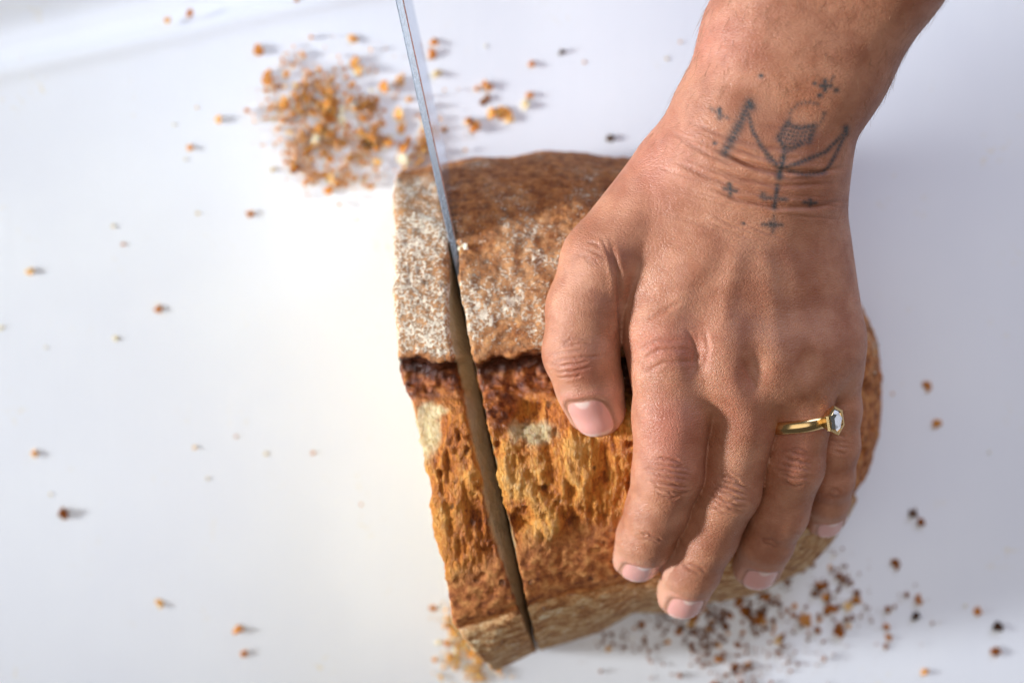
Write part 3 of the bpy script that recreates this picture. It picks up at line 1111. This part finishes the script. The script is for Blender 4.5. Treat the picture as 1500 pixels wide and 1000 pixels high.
lay = [hexring(2.6, 0.0), hexring(4.3, 2.6), hexring(4.95, 3.4), hexring(4.95, 4.3), hexring(3.95, 4.4), hexring(3.85, 3.3), hexring(2.2, 1.0)]
vv = [p for l in lay for p in l]
ff = [tuple(range(5, -1, -1))]
for i in range(len(lay) - 1):
    for k in range(6):
        a, b = i * 6 + k, i * 6 + (k + 1) % 6
        ff.append((a, b, b + 6, a + 6))
ff.append(tuple(range((len(lay) - 1) * 6, len(lay) * 6)))
link("bezel", poly_mesh("bezel", vv, ff), M_GOLD, ring)
st = [hexring(3.8, 3.7), hexring(3.8, 4.05), hexring(3.1, 4.5, 30), hexring(2.0, 4.75)]
vv = [p for l in st for p in l] + [bo + rd * 1.3]
ff = []
for k in range(6):
    k1 = (k + 1) % 6
    ff.append((k, k1, 6 + k1, 6 + k))
    ff += [(6 + k, 6 + k1, 12 + k), (6 + k1, 12 + k1, 12 + k)]
    ff += [(12 + k, 12 + k1, 18 + k1), (12 + k, 18 + k1, 18 + k)]
    ff.append((k1, k, 24))
ff.append(tuple(range(18, 24)))
link("gemstone", poly_mesh("gemstone", vv, ff), M_GEM, ring)

# ------------------------------------------------------------------ crumbs
import bmesh
CM = {}
for mname, mat in (("toast", M_CRUMB), ("dark", M_CRUMB_D), ("pale", M_CRUMB_P), ("char", M_SEED)):
    CM[mname] = []
    for k in range(5):
        bm = bmesh.new()
        bmesh.ops.create_icosphere(bm, subdivisions=2, radius=1.0)
        co = np.array([vv_.co for vv_ in bm.verts])
        sc = np.array([1, rng.uniform(0.55, 0.95), rng.uniform(0.3, 0.5)])
        dd = 1 + 0.75 * vnoise(co * 1.5 + 9.1 * k, 100 + k) + 0.4 * vnoise(co * 3.4 + 5 * k, 120 + k)
        dd = dd + rng.normal(size=len(dd)) * 0.16
        for vv_, d_ in zip(bm.verts, dd):
            vv_.co = Vector((np.array(vv_.co) * d_ * sc * MM).tolist())
        me = bpy.data.meshes.new("bread_crumb")
        bm.to_mesh(me)
        bm.free()
        for p in me.polygons:
            p.use_smooth = False
        me.materials.append(mat)
        CM[mname].append(me)


def on_loaf(x, y, m_=1.0):
    d = np.array([x, y]) - LC
    th = math.atan2(d[1], d[0])
    xc = np.interp(y, cutp[:, 1], cutp[:, 0])
    return np.hypot(*d) < np.interp(th, th_f, R_f) * 0.93 + m_ and x > xc - 0.5 - m_


def crumb_at(px_, py_, size_px, kind, label, group=None, z=0.0, name="bread_crumb"):
    r = size_px / 2 / S0
    p = P(px_, py_, z + r * 0.3)
    o = bpy.data.objects.new(name, rng.choice(CM[kind]))
    COL.objects.link(o)
    o.location = p * MM
    o.scale = (r * rng.uniform(0.9, 1.15),) * 3
    o.rotation_euler = (rng.uniform(-0.5, 0.5), rng.uniform(-0.5, 0.5), rng.uniform(0, 6.28))
    o["label"] = label
    o["category"] = "crumb"
    if group:
        o["group"] = group
    return o


def in_mix(mix):
    cx, cy, sx, sy = mix[rng.choice(len(mix), p=np.array([m_[2] * m_[3] for m_ in mix]) / sum(m_[2] * m_[3] for m_ in mix))]
    return cx + rng.normal() * sx * 0.62, cy + rng.normal() * sy * 0.62


PILES = [
    ("golden crumb in the loose heap behind the cut end of the loaf", "crumbs heaped behind the loaf", 110, (6, 17), ("toast", "toast", "toast", "toast", "toast", "dark", "toast", "pale"),
     [(425, 130, 25, 35), (465, 180, 50, 42), (555, 205, 60, 35), (480, 245, 40, 25), (615, 205, 26, 30), (520, 150, 60, 40)], 7.0),
    ("brown crumb in the small cluster between the blade and the wrist", "small crumb cluster behind the loaf", 18, (9, 17), ("toast", "toast", "dark"),
     [(710, 133, 14, 16), (690, 178, 22, 16), (735, 170, 18, 10)], 2.0),
    ("dark brown crumb in the scatter below the fingertips", "crumbs scattered in front of the loaf", 80, (6, 15), ("dark", "dark", "dark", "toast"),
     [(1010, 930, 70, 34), (1080, 950, 60, 40), (1205, 835, 40, 34), (1080, 895, 70, 20), (900, 935, 26, 22), (1170, 900, 90, 50)], 2.5),
    ("orange crumb in the spill beside the front corner of the cut slice", "crumbs by the cut slice", 20, (8, 15), ("toast", "toast", "pale"),
     [(665, 925, 22, 30), (690, 975, 34, 28)], 2.0),
    ("tiny pale speck strewn over the bare board", "pale specks on the bare board", 30, (4, 8), ("pale", "pale", "toast"),
     [(280, 600, 330, 420), (380, 280, 260, 240), (900, 90, 250, 80), (1400, 650, 90, 300)], 0.0),
]
DUST = []
for lab, grp, n_, (s0, s1), kinds_, mix, hgt in PILES:
    k = 0
    tries = 0
    while k < n_ and tries < 4000:
        tries += 1
        x, y = in_mix(mix)
        w = P(x, y, 0)
        if on_loaf(w[0], w[1], 0.5) or not (-10 < x < 1510 and -10 < y < 1010):
            continue
        dens = max(math.exp(-((x - m_[0]) / m_[2]) ** 2 - ((y - m_[1]) / m_[3]) ** 2) for m_ in mix)
        kk_ = str(rng.choice(kinds_))
        lb_ = lab
        for w0 in ("golden", "brown", "dark brown", "orange", "tiny pale"):
            if lab.startswith(w0):
                lb_ = {"toast": "golden", "dark": "dark brown", "pale": "whitish"}[kk_] + lab[len(w0):]
                break
        crumb_at(x, y, s0 + (s1 - s0) * rng.random() ** 2.2, kk_, lb_, grp, hgt * dens * rng.random() * 0.4)
        k += 1
    DUST += [(mix, kinds_[0], hgt)]

SINGLES = [
    (45, 398, 14, "toast", "brown crumb alone at the upper left edge of the bare board"),
    (93, 750, 17, "dark", "dark brown crumb alone low on the left of the bare board"),
    (50, 664, 13, "toast", "tan crumb above the dark one on the left of the bare board"),
    (232, 453, 13, "toast", "orange crumb alone in the middle of the bare board"),
    (349, 921, 17, "toast", "largest orange crumb at the bottom of the bare board"),
    (358, 957, 12, "toast", "small orange crumb just under a larger one, bottom of the board"),
    (234, 883, 13, "toast", "tan crumb left of the orange pair at the board's bottom"),
    (366, 313, 12, "dark", "brown crumb below the heap, well left of the loaf"),
    (320, 175, 13, "toast", "orange crumb left of the heap, level with its top"),
    (278, 217, 11, "toast", "small orange crumb farther left of the heap"),
    (245, 30, 12, "toast", "left of two crumbs lying in the rear channel"),
    (278, 20, 12, "toast", "right of two crumbs lying in the rear channel"),
    (434, 1, 14, "dark", "crumb cut by the top edge of the picture"),
    (378, 75, 20, "toast", "big golden crumb topping the trail above the heap"),
    (392, 114, 18, "dark", "dark golden crumb in the trail above the heap"),
    (517, 57, 17, "toast", "reddish crumb above the heap, left of the blade"),
    (519, 93, 16, "toast", "reddish crumb between the heap and a higher crumb"),
    (541, 209, 19, "char", "blackened crumb in the golden heap"),
    (476, 163, 19, "pale", "whitish crumb in the upper middle of the golden heap"),
    (567, 206, 20, "pale", "whitish crumb beside the blackened one in the heap"),
    (636, 62, 13, "toast", "upper of two crumbs just right of the blade"),
    (633, 80, 16, "toast", "lower of two crumbs just right of the blade"),
    (641, 108, 15, "pale", "pale crumb below the pair right of the blade"),
    (823, 76, 11, "char", "small black speck alone on the board behind the loaf"),
    (779, 94, 11, "toast", "small orange crumb left of the black speck"),
    (776, 139, 14, "toast", "orange crumb midway between black speck and small cluster"),
    (770, 152, 14, "pale", "pale flake touching an orange crumb behind the loaf"),
    (895, 202, 14, "char", "dark crumb just behind the loaf's rear crust near the wrist"),
    (1358, 566, 13, "dark", "upper of two dark crumbs right of the loaf"),
    (1373, 621, 13, "dark", "lower of two dark crumbs right of the loaf"),
    (1338, 752, 17, "char", "black crumb of the touching pair right of the loaf"),
    (1349, 764, 14, "dark", "brown crumb of the touching pair right of the loaf"),
    (1312, 826, 12, "dark", "small dark crumb in the lower right of the board"),
    (1346, 877, 14, "dark", "brown crumb above a darker one, lower right board"),
    (1343, 900, 17, "char", "dark crumb under a brown one, lower right board"),
    (1433, 895, 15, "toast", "tan elongated crumb near the right edge of the board"),
    (1463, 917, 17, "char", "black crumb near the right edge, upper of two"),
    (1460, 954, 15, "dark", "brown crumb near the right edge, lower of two"),
    (1302, 933, 14, "dark", "brown crumb right of the scatter below the fingertips"),
    (1354, 984, 13, "toast", "orange crumb at the bottom edge, right of the scatter"),
    (1178, 905, 27, "dark", "largest dark crumb right of the middle fingertip"),
    (1230, 922, 16, "dark", "dark crumb right of the largest one below the fingertips"),
]
for x, y, sz, kd_, lab in SINGLES:
    crumb_at(x, y, sz * 0.9, kd_, lab)
crumb_at(678, 366, 15, "pale", "white crumb lying on the crust where the blade sinks in", z=66.0)

# crumb dust: the finest bits, too many to count
for nm, (mi, kinds_) in (("heap_dust", (0, ["toast"])), ("front_dust", (2, ["dark"])), ("slice_dust", (3, ["toast"]))):
    mix, kk, hgt = DUST[mi]
    dv, df = [], []
    n_ = (5200, 3200, 1000)[("heap_dust", "front_dust", "slice_dust").index(nm)]
    for _ in range(n_):
        x, y = in_mix([(a, b, c * 1.15, d * 1.15) for a, b, c, d in mix])
        w = P(x, y, 0)
        if on_loaf(w[0], w[1], 0.3):
            continue
        if vnoise(np.array([[x / 30, y / 30, 0.5]]), 66)[0] + 0.6 * vnoise(np.array([[x / 13, y / 13, 3.5]]), 67)[0] < rng.uniform(-0.3, 0.25):
            continue
        r = 0.14 + 1.1 * rng.random() ** 3.5
        b = len(dv)
        for ax in ((1, 0, 0), (-1, 0, 0), (0, 1, 0), (0, -1, 0), (0, 0, 1), (0, 0, -1)):
            dv.append(w + np.array(ax) * r * rng.uniform(0.5, 1.2) + np.array([0, 0, r * 0.6 + hgt * 0.25 * rng.random() ** 2]))
        for f in ((0, 2, 4), (2, 1, 4), (1, 3, 4), (3, 0, 4), (2, 0, 5), (1, 2, 5), (3, 1, 5), (0, 3, 5)):
            df.append(tuple(b + i for i in f))
    lab = {"heap_dust": "fine golden crumb dust around the heap behind the loaf", "front_dust": "fine brown crumb dust below the fingertips",
           "slice_dust": "fine orange crumb dust beside the cut slice"}[nm]
    link("crumb_dust", poly_mesh("crumb_dust", dv, df), M_DUST[nm], label=lab, cat="crumbs", kind="stuff")
